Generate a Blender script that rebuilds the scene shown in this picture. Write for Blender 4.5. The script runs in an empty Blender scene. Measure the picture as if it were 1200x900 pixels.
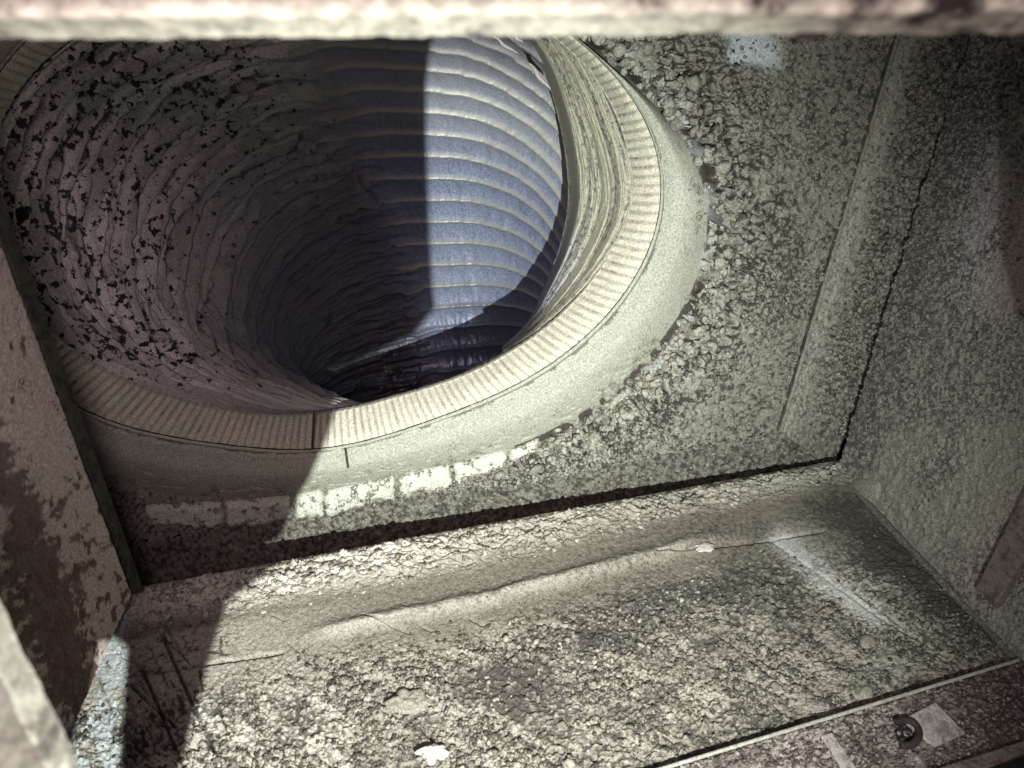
import bpy, math
import numpy as np

# ------------------------------------------------------------------ camera, world, lights, exposure
F = 780.0                                   # focal length in photo pixels (photo 1200 x 900)
def nrm(v):
    v = np.asarray(v, float); return v/np.linalg.norm(v)
ZW = nrm([0.038, -1.813, -1.0])             # up of the duct box, in camera axes (x right, y down, z forward)
YW = np.array([-0.154, -0.449, 1.0]); YW = nrm(YW-ZW*(YW@ZW))
XW = np.cross(YW, ZW)
B = np.array([XW, YW, ZW])                  # camera axes -> world
CAM = np.array([0, 0, 0.233])
def W(p): return np.asarray(p, float)@B.T+CAM

sc = bpy.context.scene
cd = bpy.data.cameras.new('camera'); cam = bpy.data.objects.new('camera', cd)
sc.collection.objects.link(cam); sc.camera = cam
cd.sensor_width = 36; cd.lens = 36*F/1200; cd.clip_start = 0.004; cd.clip_end = 20
from mathutils import Matrix, Vector
def frame(xc, yc, zc, o):                   # columns given in camera axes
    M = Matrix.Identity(4)
    for j, v in enumerate((xc, yc, zc)):
        w = np.asarray(v, float)@B.T
        for i in range(3): M[i][j] = w[i]
    for i in range(3): M[i][3] = W(o)[i]
    return M
cam.matrix_world = frame((1,0,0), (0,-1,0), (0,0,-1), (0,0,0))
cd.dof.use_dof = True; cd.dof.focus_distance = 0.32
cd.dof.aperture_fstop = cd.lens/1.5         # lens opening about 1.5 mm, as in a phone

wd = bpy.data.worlds.new('World'); sc.world = wd; wd.use_nodes = True
wd.node_tree.nodes['Background'].inputs[0].default_value = (0.8, 0.62, 0.66, 1)
wd.node_tree.nodes['Background'].inputs[1].default_value = 0.012

LED = np.array([0.031, 0.062, 0.0])         # the torch, below and right of the lens
def lamp(name, kind, pos, aim, power, col, **kw):
    l = bpy.data.lights.new(name, kind); l.energy = power; l.color = col
    for k, v in kw.items(): setattr(l, k, v)
    o = bpy.data.objects.new(name, l); sc.collection.objects.link(o)
    z = -nrm(np.asarray(aim)-np.asarray(pos)); x = nrm(np.cross((0.01, 1, 0), z)); y = np.cross(z, x)
    o.matrix_world = frame(x, y, z, pos); return o
lamp('torch', 'SPOT', LED, (-0.042, 0.045, 0.33), 11.3, (0.98, 1.0, 0.955), spot_size=math.radians(105), spot_blend=1.0, shadow_soft_size=0.0003)
lamp('room_glow', 'AREA', (-0.015, -0.015, -0.04), (-0.12, 0.03, 0.3), 0.36, (1.0, 0.76, 0.80), size=0.05)
vs = sc.view_settings; vs.view_transform = 'Standard'; vs.look = 'None'; vs.exposure = 0; vs.gamma = 1; vs.use_curve_mapping = False

# ------------------------------------------------------------------ geometry helpers (all in camera axes, metres)
def ray(px, py):
    px = np.asarray(px, float); py = np.asarray(py, float)
    return np.stack([(px-600)/F, (py-450)/F, np.ones_like(px)], -1)
def P(px, py, d): return ray(px, py)*d
class Plane:
    def __init__(s, n, k): s.n = np.asarray(n, float); s.k = k/np.linalg.norm(n); s.n = nrm(s.n)
    def off(s, h): return Plane(s.n, s.k+h)            # h > 0: away from the lens
    def at(s, px, py):
        r = ray(px, py); return r*(s.k/(r@s.n))[..., None]
    @staticmethod
    def three(a, b, c):
        n = np.cross(b-a, c-a); n = n if n[2] > 0 else -n
        return Plane(n, n@a)
def proj(X): return 600+F*X[..., 0]/X[..., 2], 450+F*X[..., 1]/X[..., 2]

def hsh(i, j, s):
    with np.errstate(over='ignore'):
        h = (i.astype(np.int64)*374761393+j.astype(np.int64)*668265263+s*1442695041) & 0xffffffff
        h = ((h ^ (h >> 13))*1274126177) & 0xffffffff
        h = ((h ^ (h >> 16))*2246822519) & 0xffffffff
    return ((h ^ (h >> 15)) & 0xffffff)/float(0xffffff)
def vn(x, y, s=0):
    i = np.floor(x); j = np.floor(y); f = x-i; g = y-j
    f = f*f*f*(f*(f*6-15)+10); g = g*g*g*(g*(g*6-15)+10)
    i = i.astype(np.int64); j = j.astype(np.int64)
    a = hsh(i, j, s); b = hsh(i+1, j, s); c = hsh(i, j+1, s); d = hsh(i+1, j+1, s)
    return (a*(1-f)+b*f)*(1-g)+(c*(1-f)+d*f)*g
def fbm(x, y, o=4, s=0, r=0.5):
    t = 0; a = 1; n = 0
    for k in range(o):
        t = t+a*vn(x*2**k+k*17.3, y*2**k-k*9.1, s+k); n += a; a *= r
    return t/n
def worley(x, y, s=0):
    i = np.floor(x).astype(np.int64); j = np.floor(y).astype(np.int64)
    f1 = np.full(x.shape, 9.); f2 = np.full(x.shape, 9.); v = np.zeros(x.shape)
    for a in (-1, 0, 1):
        for b in (-1, 0, 1):
            cx = i+a+0.1+0.8*hsh(i+a, j+b, s+11); cy = j+b+0.1+0.8*hsh(i+a, j+b, s+23)
            d = np.hypot(x-cx, y-cy); near = d < f1
            f2 = np.where(near, f1, np.minimum(f2, d)); v = np.where(near, hsh(i+a, j+b, s+37), v); f1 = np.where(near, d, f1)
    return f1, f2, v
def ss(a, b, x):
    t = np.clip((x-a)/(b-a), 0, 1); return t*t*(3-2*t)
def bump(x, c, w): return np.exp(-((x-c)/w)**2)
def segdist(px, py, pts):
    d = np.full(px.shape, 1e9)
    for (x0, y0), (x1, y1) in zip(pts[:-1], pts[1:]):
        L = (x1-x0)**2+(y1-y0)**2
        t = np.clip(((px-x0)*(x1-x0)+(py-y0)*(y1-y0))/L, 0, 1)
        d = np.minimum(d, np.hypot(px-x0-t*(x1-x0), py-y0-t*(y1-y0)))
    return d

def link(name, verts, faces, m, parent=None, attrs=None, smooth=True, kind=None, label=None, cat=None, group=None):
    V = W(np.asarray(verts, float)); o = V.mean(0)
    me = bpy.data.meshes.new(name)
    if isinstance(faces, np.ndarray):
        me.vertices.add(len(V)); me.vertices.foreach_set('co', (V-o).astype(np.float32).ravel())
        n, k_ = faces.shape; me.loops.add(n*k_); me.loops.foreach_set('vertex_index', faces.astype(np.int32).ravel())
        me.polygons.add(n); me.polygons.foreach_set('loop_start', np.arange(0, n*k_, k_, dtype=np.int32))
        me.update(calc_edges=True)
    else:
        me.from_pydata([tuple(v) for v in (V-o)], [], faces); me.update()
    if smooth: me.polygons.foreach_set('use_smooth', [True]*len(me.polygons))
    for k, v in (attrs or {}).items():
        a = me.attributes.new(k, 'FLOAT', 'POINT'); a.data.foreach_set('value', np.asarray(v, np.float32).ravel())
    me.materials.append(m)
    ob = bpy.data.objects.new(name, me); sc.collection.objects.link(ob)
    if parent is not None:
        ob.parent = parent; ob.location = Vector(o)-parent.location
    else: ob.location = o
    tag(ob, label, cat, group, kind)
    return ob
def tag(o, label=None, cat=None, group=None, kind=None):
    for k, v in (('label', label), ('category', cat), ('group', group), ('kind', kind)):
        if v: o[k] = v
def empty(name, p, label, cat, group=None):
    e = bpy.data.objects.new(name, None); sc.collection.objects.link(e); e.location = W(p); e.empty_display_size = 0.02
    tag(e, label, cat, group); return e
def gfaces(nu, nv, wrap=False):
    i = np.arange(nu if wrap else nu-1); j = np.arange(nv-1)
    I, J = np.meshgrid(i, j, indexing='ij'); I2 = (I+1) % nu
    return np.stack([I*nv+J, I2*nv+J, I2*nv+J+1, I*nv+J+1], -1).reshape(-1, 4)
def pgrid(q, nu, nv):                       # q: four pixel corners a b c d; u along a-b, v from a to d
    u, v = np.meshgrid(np.linspace(0, 1, nu), np.linspace(0, 1, nv), indexing='ij')
    a, b, c, d = [np.array(t, float) for t in q]
    p = (a*(1-u)[..., None]+b*u[..., None])*(1-v)[..., None]+(d*(1-u)[..., None]+c*u[..., None])*v[..., None]
    return u, v, p[..., 0], p[..., 1]
def bgrid(a, b, c, d, nu, nv):
    u, v = np.meshgrid(np.linspace(0, 1, nu), np.linspace(0, 1, nv), indexing='ij'); U = u[..., None]; V = v[..., None]
    return u, v, (a*(1-U)+b*U)*(1-V)+(d*(1-U)+c*U)*V
def inplane(pl):
    e1 = nrm(np.cross(np.cross(pl.n, (1, 0, 0)), pl.n)); return e1, np.cross(pl.n, e1)
def slab(name, pts_front, thick, nvec, m, **kw):        # closed plate: polygon extruded along nvec
    pts = np.asarray(pts_front, float); n = len(pts)
    V = np.vstack([pts, pts+np.asarray(nvec)*thick])
    f = [list(range(n)), list(range(2*n-1, n-1, -1))]+[[i, i+n, (i+1) % n+n, (i+1) % n] for i in range(n)]
    ob = link(name, V, f, m, smooth=False, **kw)
    b = ob.modifiers.new('edge', 'BEVEL'); b.width = min(thick*0.3, 0.0006); b.segments = 2
    return ob
def tube(path, r, seg=10, closed=False):
    p = np.asarray(path, float); n = len(p)
    t = np.gradient(p, axis=0) if not closed else np.roll(p, -1, 0)-np.roll(p, 1, 0)
    t /= np.linalg.norm(t, axis=1)[:, None]
    ref = np.array([0, 0, 1.0]); a = np.cross(t, ref); a /= np.linalg.norm(a, axis=1)[:, None]; b = np.cross(t, a)
    th = np.linspace(0, 2*np.pi, seg, endpoint=False); rr = np.broadcast_to(r, (n,))[:, None, None]
    V = p[:, None]+rr*(a[:, None]*np.cos(th)[None, :, None]+b[:, None]*np.sin(th)[None, :, None])
    I, J = np.meshgrid(np.arange(n if closed else n-1), np.arange(seg), indexing='ij'); I2 = (I+1) % n; J2 = (J+1) % seg
    return V.reshape(-1, 3), np.stack([I*seg+J, I2*seg+J, I2*seg+J2, I*seg+J2], -1).reshape(-1, 4)

_p = (1+5**.5)/2
ICO = np.array([(-1,_p,0),(1,_p,0),(-1,-_p,0),(1,-_p,0),(0,-1,_p),(0,1,_p),(0,-1,-_p),(0,1,-_p),(_p,0,-1),(_p,0,1),(-_p,0,-1),(-_p,0,1)])/1.902
ICF = np.array([(0,11,5),(0,5,1),(0,1,7),(0,7,10),(0,10,11),(1,5,9),(5,11,4),(11,10,2),(10,7,6),(7,1,8),(3,9,4),(3,4,2),(3,2,6),(3,6,8),(3,8,9),(4,9,5),(2,4,11),(6,2,10),(8,6,7),(9,8,1)])
def grit(name, X, weight, count, size, nvec, m, parent, seed, power=2.5, flat=.6, dust=(0, .5), grime_shade=(-.3, .5), jag=.35):
    """loose crumbs of dust sitting on the surface grid X, denser where weight is high; size = (smallest, largest) radius"""
    r = np.random.RandomState(seed); w = np.clip(weight, 0, None).ravel().astype(float); idx = r.choice(w.size, count, p=w/w.sum())
    c = X.reshape(-1, 3)[idx]; rad = size[0]+(size[1]-size[0])*r.rand(count)**power
    V = ICO[None]*(1+r.uniform(-jag, jag, (count, 12, 1)))*r.uniform(.65, 1.25, (count, 1, 3))
    q = r.normal(size=(count, 4)); q /= np.linalg.norm(q, axis=1)[:, None]; a, b, c2, d = q.T
    Rm = np.stack([1-2*(c2*c2+d*d), 2*(b*c2-a*d), 2*(b*d+a*c2), 2*(b*c2+a*d), 1-2*(b*b+d*d), 2*(c2*d-a*b), 2*(b*d-a*c2), 2*(c2*d+a*b), 1-2*(b*b+c2*c2)], 1).reshape(-1, 3, 3)
    V = np.einsum('nij,nkj->nki', Rm, V); V = V-nvec*((V@nvec)*(1-flat))[..., None]
    V = c[:, None]+(V-nvec*.15)*rad[:, None, None]
    F_ = (ICF[None]+12*np.arange(count)[:, None, None]).reshape(-1, 3)
    e = np.repeat(r.rand(count), 12); g = np.repeat(r.rand(count), 12)
    return link(name, V.reshape(-1, 3), F_, m, parent, dict(dust=dust[0]+(dust[1]-dust[0])*e, grime_shade=grime_shade[0]+(grime_shade[1]-grime_shade[0])*g), smooth=False, kind='stuff')

# ------------------------------------------------------------------ materials
def mat(name, base, dark, light=None, scale=220, fine=1500, spec=0.25, rough=0.85, bumpd=0.00025, bscale=1400, metal=0.0,
        thr=(0.45, 0.62), speck=0.0, tint=None, tintthr=(0.55, 0.7), tscale=45, stretch=None):
    """dusty surface: 'base' coat, 'dark' grime in noise patches, optional attribute 'dust' (0 base coat .. 1 'light' coat),
    attribute 'grime' (dirt plus shade painted into crevices), 'bare' (third colour, also a painted patch of light)"""
    m = bpy.data.materials.new(name); m.use_nodes = True; nt = m.node_tree; N = nt.nodes; L = nt.links
    bs = N['Principled BSDF']; bs.inputs['Roughness'].default_value = rough; bs.inputs['Specular IOR Level'].default_value = spec
    bs.inputs['Metallic'].default_value = metal
    tc = N.new('ShaderNodeTexCoord'); co = tc.outputs['Object']
    if stretch:
        mp = N.new('ShaderNodeMapping'); mp.inputs['Scale'].default_value = stretch; L.new(co, mp.inputs[0]); co = mp.outputs[0]
    def noise(s, d=4, r=0.6):
        n = N.new('ShaderNodeTexNoise'); n.inputs['Scale'].default_value = s; n.inputs['Detail'].default_value = d
        n.inputs['Roughness'].default_value = r; L.new(co, n.inputs['Vector']); return n.outputs[0]
    def mr(v, a, b, c=0, d=1):
        n = N.new('ShaderNodeMapRange'); n.interpolation_type = 'SMOOTHSTEP'
        for i, x in zip((1, 2, 3, 4), (a, b, c, d)): n.inputs[i].default_value = x
        L.new(v, n.inputs[0]); return n.outputs[0]
    def mix(f, a, b):
        n = N.new('ShaderNodeMix'); n.data_type = 'RGBA'
        if isinstance(f, (int, float)): n.inputs[0].default_value = f
        else: L.new(f, n.inputs[0])
        for s, x in ((6, a), (7, b)):
            if isinstance(x, tuple): n.inputs[s].default_value = (*x, 1)
            else: L.new(x, n.inputs[s])
        return n.outputs[2]
    def math2(op, a, b):
        n = N.new('ShaderNodeMath'); n.operation = op
        for s, x in ((0, a), (1, b)):
            if isinstance(x, (int, float)): n.inputs[s].default_value = x
            else: L.new(x, n.inputs[s])
        return n.outputs[0]
    def attr(k):
        n = N.new('ShaderNodeAttribute'); n.attribute_name = k; return n.outputs['Fac']
    nb = noise(scale, 6, 0.65); nf = noise(fine, 3, 0.6)
    col = base
    if light: col = mix(attr('dust'), col, light)
    if tint: col = mix(mr(noise(tscale, 5, 0.6), *tintthr), col, tint)
    g = math2('ADD', nb, math2('MULTIPLY', attr('grime_shade'), 0.35))
    col = mix(mr(g, *thr), col, dark)
    col = mix(attr('bare_lit'), col, (0.43, 0.48, 0.49))
    # fine light/dark grain
    col2 = N.new('ShaderNodeHueSaturation'); L.new(col, col2.inputs['Color'])
    L.new(mr(nf, 0.25, 0.75, 0.62, 1.35), col2.inputs['Value']); col = col2.outputs[0]
    if speck:
        col = mix(mr(noise(fine*1.6, 1), 0.70, 0.78, 0, speck), col, (0.75, 0.76, 0.78))
    L.new(col, bs.inputs['Base Color'])
    bp = N.new('ShaderNodeBump'); bp.inputs['Distance'].default_value = bumpd; bp.inputs['Strength'].default_value = 1
    L.new(noise(bscale, 5, 0.7), bp.inputs['Height']); L.new(bp.outputs[0], bs.inputs['Normal'])
    m['h'] = 1
    return m, dict(N=N, L=L, bs=bs, noise=noise, mr=mr, mix=mix, math2=math2, attr=attr, col=col, bump=bp, co=co)

OLIVE = (0.29, 0.275, 0.20)
M_plate, _ = mat('dusty_plate', (0.205, 0.20, 0.165), (0.05, 0.046, 0.037), (0.37, 0.375, 0.32), scale=500, thr=(0.42, 0.85), fine=1100, bumpd=.0006, bscale=900)
M_skirt, _ = mat('collar_coat', (0.265, 0.28, 0.225), (0.14, 0.145, 0.11), (0.5, 0.52, 0.44), scale=800, fine=1200, thr=(0.60, 0.74), bumpd=0.00012, tint=(0.36, 0.37, 0.31))
M_crimp, _ = mat('crimped_metal', (0.30, 0.315, 0.265), (0.13, 0.125, 0.10), (0.5, 0.48, 0.38), scale=700, fine=1500, thr=(0.66, 0.85), bumpd=0.00015)
M_floor, _ = mat('dust_floor', (0.175, 0.163, 0.132), (0.06, 0.055, 0.046), (0.52, 0.51, 0.44), scale=520, thr=(0.45, 0.86), fine=1200, speck=0.12, bumpd=.0006, bscale=900)
M_wall, _ = mat('side_panel_dust', (0.225, 0.215, 0.18), (0.085, 0.08, 0.07), (0.33, 0.33, 0.32), scale=1000, thr=(0.45, 0.75), fine=1300, bumpd=.0005, bscale=900)
M_left, _ = mat('rusty_pink_panel', (0.50, 0.43, 0.40), (0.15, 0.09, 0.08), (0.17, 0.13, 0.115), scale=170, thr=(0.60, 0.65), fine=900)
M_rim, _ = mat('rim_paint', (0.062, 0.056, 0.047), (0.03, 0.023, 0.02), (0.66, 0.68, 0.55), scale=140, thr=(0.45, 0.7), fine=300)
M_rail, _ = mat('rail_grime', (0.16, 0.135, 0.12), (0.06, 0.048, 0.042), (0.30, 0.27, 0.245), scale=300, thr=(0.42, 0.72), bumpd=.0005, bscale=800)
M_dark, _ = mat('dark_green_edge', (0.05, 0.055, 0.04), (0.02, 0.022, 0.016), scale=200)
M_black, _ = mat('dark_void', (0.012, 0.012, 0.012), (0.006, 0.006, 0.006), scale=100)
M_fold, _ = mat('fold_fabric', (0.33, 0.33, 0.25), (0.12, 0.13, 0.12), (0.4, 0.43, 0.5), scale=420, thr=(0.56, 0.72), spec=0.5, rough=0.6)
M_clip, _ = mat('dirty_clip', (0.035, 0.03, 0.027), (0.02, 0.017, 0.015), scale=500, thr=(.4, .7), bumpd=.0004)
M_tab, _ = mat('pale_tab', (0.36, 0.33, 0.31), (0.2, 0.18, 0.16), scale=300, bumpd=.0004)
M_flake, _ = mat('pale_flake', (0.40, 0.39, 0.36), (0.35, 0.33, 0.3), scale=300)

# ------------------------------------------------------------------ planes of the box
PL = Plane((-0.154, -0.449, 1.0), 0.35)                     # back plate
FL = Plane((-0.038, 1.813, 1.0), 0.482)                     # floor sheet
WL = Plane.three(P(975, 550, .404), P(1190, 772, .28), P(1130, 50, .294))
KH, KV = inplane(PL)

# ------------------------------------------------------------------ closed curves of the duct mouth
CX, CY = 380.0, 222.0
def closed(pts, order=7, ridge=2e-4):
    p = np.array(pts, float); a = np.arctan2(p[:, 1]-CY, p[:, 0]-CX); r = np.hypot(p[:, 0]-CX, p[:, 1]-CY)
    A = lambda t: np.stack([np.ones_like(t)]+[f(k*t) for k in range(1, order+1) for f in (np.cos, np.sin)], -1)
    reg = np.diag([0]+[ridge*k**4 for k in range(1, order+1) for _ in (0, 1)])
    M = A(a); c = np.linalg.solve(M.T@M+reg, M.T@r)
    return lambda t: A(t)@c
r_ring = closed([(745,110),(767,160),(775,213),(767,267),(758,307),(733,350),(683,400),(600,453),(500,500),(430,516),(363,528),(283,527),(217,517),(160,503),(100,482),
                 (720,87),(690,58),(650,25),(30,435),(-25,340),(-42,230),(-25,120),(50,30),(170,-35),(330,-62),(500,-50),(590,-18)])
r_in = closed([(735,207),(733,233),(708,293),(667,350),(613,400),(533,437),(467,460),(400,477),(367,480),(283,480),(217,467),(150,443),(100,417),(60,390),
               (725,170),(700,110),(660,55),(20,335),(-8,270),(-14,215),(0,150),(30,98),(90,45),(190,0),(330,-25),(480,-15),(590,15)])
r_sk = closed([(697,67),(767,127),(823,187),(827,227),(820,293),(813,317),(793,367),(760,433),(700,467),(643,500),(587,527),(523,545),(460,560),(400,568),(340,577),
               (250,581),(170,575),(90,545),(10,485),(-60,390),(-85,240),(-65,100),(30,-10),(160,-75),(330,-105),(510,-92),(610,-30)])
def curve(rf, t): r = rf(t); return CX+r*np.cos(t), CY+r*np.sin(t)
def skd(px, py):                                            # signed pixel distance outside the skirt edge
    t = np.arctan2(py-CY, px-CX); return np.hypot(px-CX, py-CY)-r_sk(t)

# ------------------------------------------------------------------ back plate
back = empty('plenum_wall', PL.at(600, 300), 'upright dust-caked back panel of the duct box, cut open for the round collar', 'metal panel')
def crust_line(px, py):                                     # the torn edge of the caked dust right of the collar
    return segdist(px, py, [(690, 40), (735, 85), (785, 130), (828, 190), (836, 250), (826, 320), (800, 370), (760, 450), (715, 500), (650, 545)])
u, v, px, py = pgrid([(40, 656), (915, 505), (1086, -70), (-150, -150)], 880, 700)
base = PL.at(px, py); mu = base@KH; mv = base@KV
d = skd(px, py)
wx = px+9*(fbm(px/22, py/22, 3, 5)-.5)*2; wy = py+9*(fbm(px/22, py/22, 3, 9)-.5)*2
cd_ = skd(wx, wy)
ang = np.degrees(np.arctan2(py-CY, px-CX))
torn = ss(-62, -40, ang)*ss(75, 52, ang)                     # where the crust rises beside the collar
top = ss(250, 60, py)
f1, f2, cv = worley(wx/15, wy/15, 3); g1, g2, gv = worley(wx/6.5, wy/6.5, 7)
edge0 = 3+10*(fbm(px/18, py/18, 3, 21)-.3)+ss(330, 420, py)*10
wid = 70+45*top
crust = torn*ss(edge0, edge0+5, cd_)*ss(wid+60, wid*0.3, cd_+30*(fbm(px/30, py/30, 3, 31)-.5))
lump = np.sqrt(np.clip(1-f1*f1*1.3, 0, 1))*(0.35+0.65*cv)
lump2 = np.sqrt(np.clip(1-g1*g1*1.2, 0, 1))*(0.3+0.7*gv)
crack = ss(0.14, 0.02, np.abs(fbm(wx/26, wy/26, 4, 44)-0.5)*2)*ss(0.0, 1, crust)
gap_ = ss(.28, .02, f2-f1)
gap2 = ss(.22, .02, g2-g1)
h = crust*(0.0050+0.003*np.sqrt(np.clip(f2-f1, 0, 1))+0.0045*lump*(0.30+0.70*top)+0.0034*lump2+0.006*(fbm(px/34, py/34, 3, 50)-.5))-0.0045*crack*crust
low = ss(470, 560, py)*ss(1000, 500, px)
grain = fbm(px/3.6, py/3.6, 3, 61); grain2 = fbm(px/9, py/9, 3, 67)
flat = ss(0, 8, d)
h += flat*(0.0020*np.clip(grain-.42, 0, 1)*(0.5+1.0*ss(.3, .7, grain2))*2+0.0022*(grain2-.5))*(0.7+0.9*low)
# dust drifts hanging along the right part, running with the flange
h += 0.003*ss(880, 960, px)*(fbm((px+py*.3)/14, py/45, 4, 71)-.4)
pit = (g1 > 0.62) & (gv > .55); h += np.where(pit & (d > 10), -0.0016, 0)*ss(420, 560, py)
bare_lit = ss(835, 865, wx)*ss(925, 895, wx)*ss(88, 70, wy)       # clean bluish patch at the top
h = h*(1-bare_lit)
white = ss(9, -4, np.abs(cd_-6))*torn*ss(330, 190, py)*ss(120, 180, py)
X = base-PL.n*h[..., None]
dust = np.clip(np.maximum(bare_lit, white)+.35*crust*ss(.35, .7, lump*.6+lump2*.5)+0.25*low+0.35*torn*ss(160, 20, d)*ss(250, 400, py), 0, 1)
thick = 1.5*crust*ss(.30, .58, fbm(px/26, py/26, 3, 91)+.12*top)
grime_shade = np.clip(1.8*torn*np.exp(-((d-5)/4.)**2)*ss(.38, .5, fbm(px/14, py/14, 3, 98))+crack*.8+1.1*gap_*thick+.6*gap2*thick+flat*(1-.6*crust)*np.clip((.47-grain)*3, -.6, .9)+0.5*ss(.5, .75, fbm(px/40, py/60, 3, 81))*ss(850, 900, px)-0.3*torn*crust*(1-gap_), -1, 2)  # crevice shade painted into gaps, grain lows and collar border; patches are dirt
fc = gfaces(*px.shape); keep = (skd(px, py) > -9).ravel()[fc].any(1)
link('panel_face', X.reshape(-1, 3), fc[keep], M_plate, back, dict(dust=dust, grime_shade=grime_shade, bare_lit=np.clip(bare_lit+.9*white*ss(.45, .6, fbm(px/14, py/14, 3, 96)), 0, 1)))
NP_ = PL.n
ring_w = torn*np.exp(-((cd_-22)/24.)**2)*(d > 6)
grit('crust_crumbs', X, ring_w*(0.12+1.2*top)*(g1 < .7), 130, (.0010, .0042), NP_, M_plate, back, 1, 2.2, .7, (.05, .7), (-.4, .5), .6)
grit('crust_crumbs', X, ring_w*(.6+.6*ss(300, 420, py)+.6*top)*(d > 6), 1000, (.0006, .0026), NP_, M_plate, back, 2, 2, .6, (.0, .8), (-.5, .8), .6)
edge_w = torn*np.exp(-((cd_-edge0-2)/5.)**2)*(d > 4)
grit('torn_edge', X, edge_w*ss(.4, .6, fbm(px/16, py/16, 3, 93)), 360, (.0008, .0030), NP_, M_plate, back, 3, 1.6, .8, (.4, 1), (-.6, -.2), .45)
grit('dust_grains', X, (d > 8)*(.15+ss(.45, .65, fbm(px/40, py/55, 3, 94)))*ss(560, 700, px), 7000, (.0004, .0013), NP_, M_plate, back, 4, 2.5, .55, (0, .45), (-.4, .9))
grit('dust_grains', X, (d > 5)*ss(505, 560, py)*ss(330, 400, px), 2500, (.0004, .0014), NP_, M_plate, back, 5, 2.2, .6, (.1, .8), (-.5, .8))

# the broken, lifted edge of the caked layer beside the collar
cl = np.array([(668, 30), (700, 52), (742, 82), (783, 122), (812, 162), (830, 200), (836, 245), (832, 290), (822, 330), (800, 372), (775, 415), (748, 452), (712, 486), (672, 514), (640, 530)], float)
sL = np.concatenate([[0], np.cumsum(np.hypot(*np.diff(cl, axis=0).T))]); q_ = np.linspace(0, sL[-1], 1500)
qx, qy = np.interp(q_, sL, cl[:, 0]), np.interp(q_, sL, cl[:, 1])
kk = np.ones(61)/61; qx = np.convolve(np.pad(qx, 30, 'edge'), kk, 'valid'); qy = np.convolve(np.pad(qy, 30, 'edge'), kk, 'valid')
tx, ty = np.gradient(qx), np.gradient(qy); tl = np.hypot(tx, ty); nx, ny = -ty/tl, tx/tl
sgn = np.where(((qx-CX)*nx+(qy-CY)*ny) > 0, 1, -1); nx *= sgn; ny *= sgn
topq = ss(300, 80, qy)
jagq = 13*(fbm(q_/20, q_*0, 4, 111, .65)-.5)*2+4*(fbm(q_/5, q_*0, 2, 113)-.5)*2
wq = (34+46*topq)*(.6+.8*fbm(q_/50, q_*0, 3, 117))
vv_ = np.concatenate([[0, 0.001, .006], np.linspace(.015, 1, 90)**1.1])
px = qx[:, None]+nx[:, None]*(jagq[:, None]*(1-vv_)+vv_*wq[:, None]); py = qy[:, None]+ny[:, None]*(jagq[:, None]*(1-vv_)+vv_*wq[:, None])
wx = px+10*(fbm(px/16, py/16, 3, 121)-.5)*2; wy = py+10*(fbm(px/16, py/16, 3, 123)-.5)*2
f1, f2, cv = worley(wx/17, wy/13, 125); g1, g2, gv = worley(wx/6, wy/6, 127)
cut = ss(.02, .16, f2-f1); cut2 = ss(.0, .2, g2-g1)
Hq = (.0030+.0080*topq+.0012*fbm(q_/30, q_*0, 2, 131))[:, None]*ss(0, 60, q_)[:, None]**.5
lift = (vv_ > 0)[None]*Hq*(.45+.75*cv)*(1.0-.75*ss(.25, 1, vv_))[None]
hh = lift*(.25+.75*cut)+.0010*cut2*gv*(1-.5*vv_)[None]+.0016*(fbm(px/7, py/7, 4, 133, .65)-.5)-.0018*ss(.6, 1, vv_)[None]
hh = np.where(vv_[None] == 0, -.001, hh)
X = PL.at(px, py)-PL.n*hh[..., None]
link('crust_layer', X.reshape(-1, 3), gfaces(*px.shape), M_plate, back, dict(dust=np.clip((.95*np.exp(-(vv_/.10)**2))[None]*ss(.3, .5, gv)+.35*cut*(cv-.2)+.1, 0, 1), grime_shade=np.clip(3.0*(1-cut)+1.0*(1-cut2)-.45, -.5, 2.4), bare_lit=.55*np.exp(-(vv_/.06)**2)[None]*ss(.5, .62, fbm(px/25, py/25, 3, 137))))  # cracks darkened with painted shade; torn edge paler

# flanges of the back plate
def relief(X, u, v, px, py, n, amp, s=0, clump=0.0, cell=8.0):
    g = fbm(px/3.6, py/3.6, 3, s+1); g2 = fbm(px/12, py/12, 3, s+2)
    h = amp*(3.2*np.clip(g-.42, 0, 1)+0.9*(g2-.5))
    if clump:
        f1, f2, cv = worley((px+6*g2)/cell, (py+6*g)/cell, s+3); h += clump*np.sqrt(np.clip(1-f1*f1*1.4, 0, 1))*cv*ss(.42, .6, g2)
    global GR; GR = np.clip((.47-g)*2.2, -.5, .6)  # low grain darkened, shade painted in to bring out the relief
    return X-n*h[..., None], h
a, b = PL.at(40, 656), PL.at(915, 505)
c, d4 = P(978, 553, .428), P(40, 770, .392)
u, v, X = bgrid(a, b, c, d4, 800, 60); px, py = proj(X)
X, h = relief(X, u, v, px, py, PL.n, 0.0011, 100, 0.0012*1, 7)
link('bottom_flange', X.reshape(-1, 3), gfaces(800, 60), M_plate, back, dict(dust=0.1+0*h, grime_shade=0.3+GR))
grit('dust_grains', X, ss(330, 420, px), 2500, (.0003, .0012), PL.n, M_plate, back, 6, 2.2, .6, (0, .5), (-.3, .9))
a, b = PL.at(915, 505), PL.at(1086, -70)
c, d4 = P(1168, -60, .279), P(976, 551, .426)
u, v, X = bgrid(a, b, c, d4, 430, 110); px, py = proj(X)
band = ss(.25, .45, v+.12*(fbm(px/20, py/20, 3, 7)-.5))*ss(.03, .12, u)
X, h = relief(X, u, v, px, py, PL.n, 0.0009, 130, 0.0)
f1, f2, cv = worley(px/6.5, py/6.5, 5)
ragged = ss(.86, .96, v)*(fbm(px*0+u*40, u*0, 4, 9)-.3)
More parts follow.
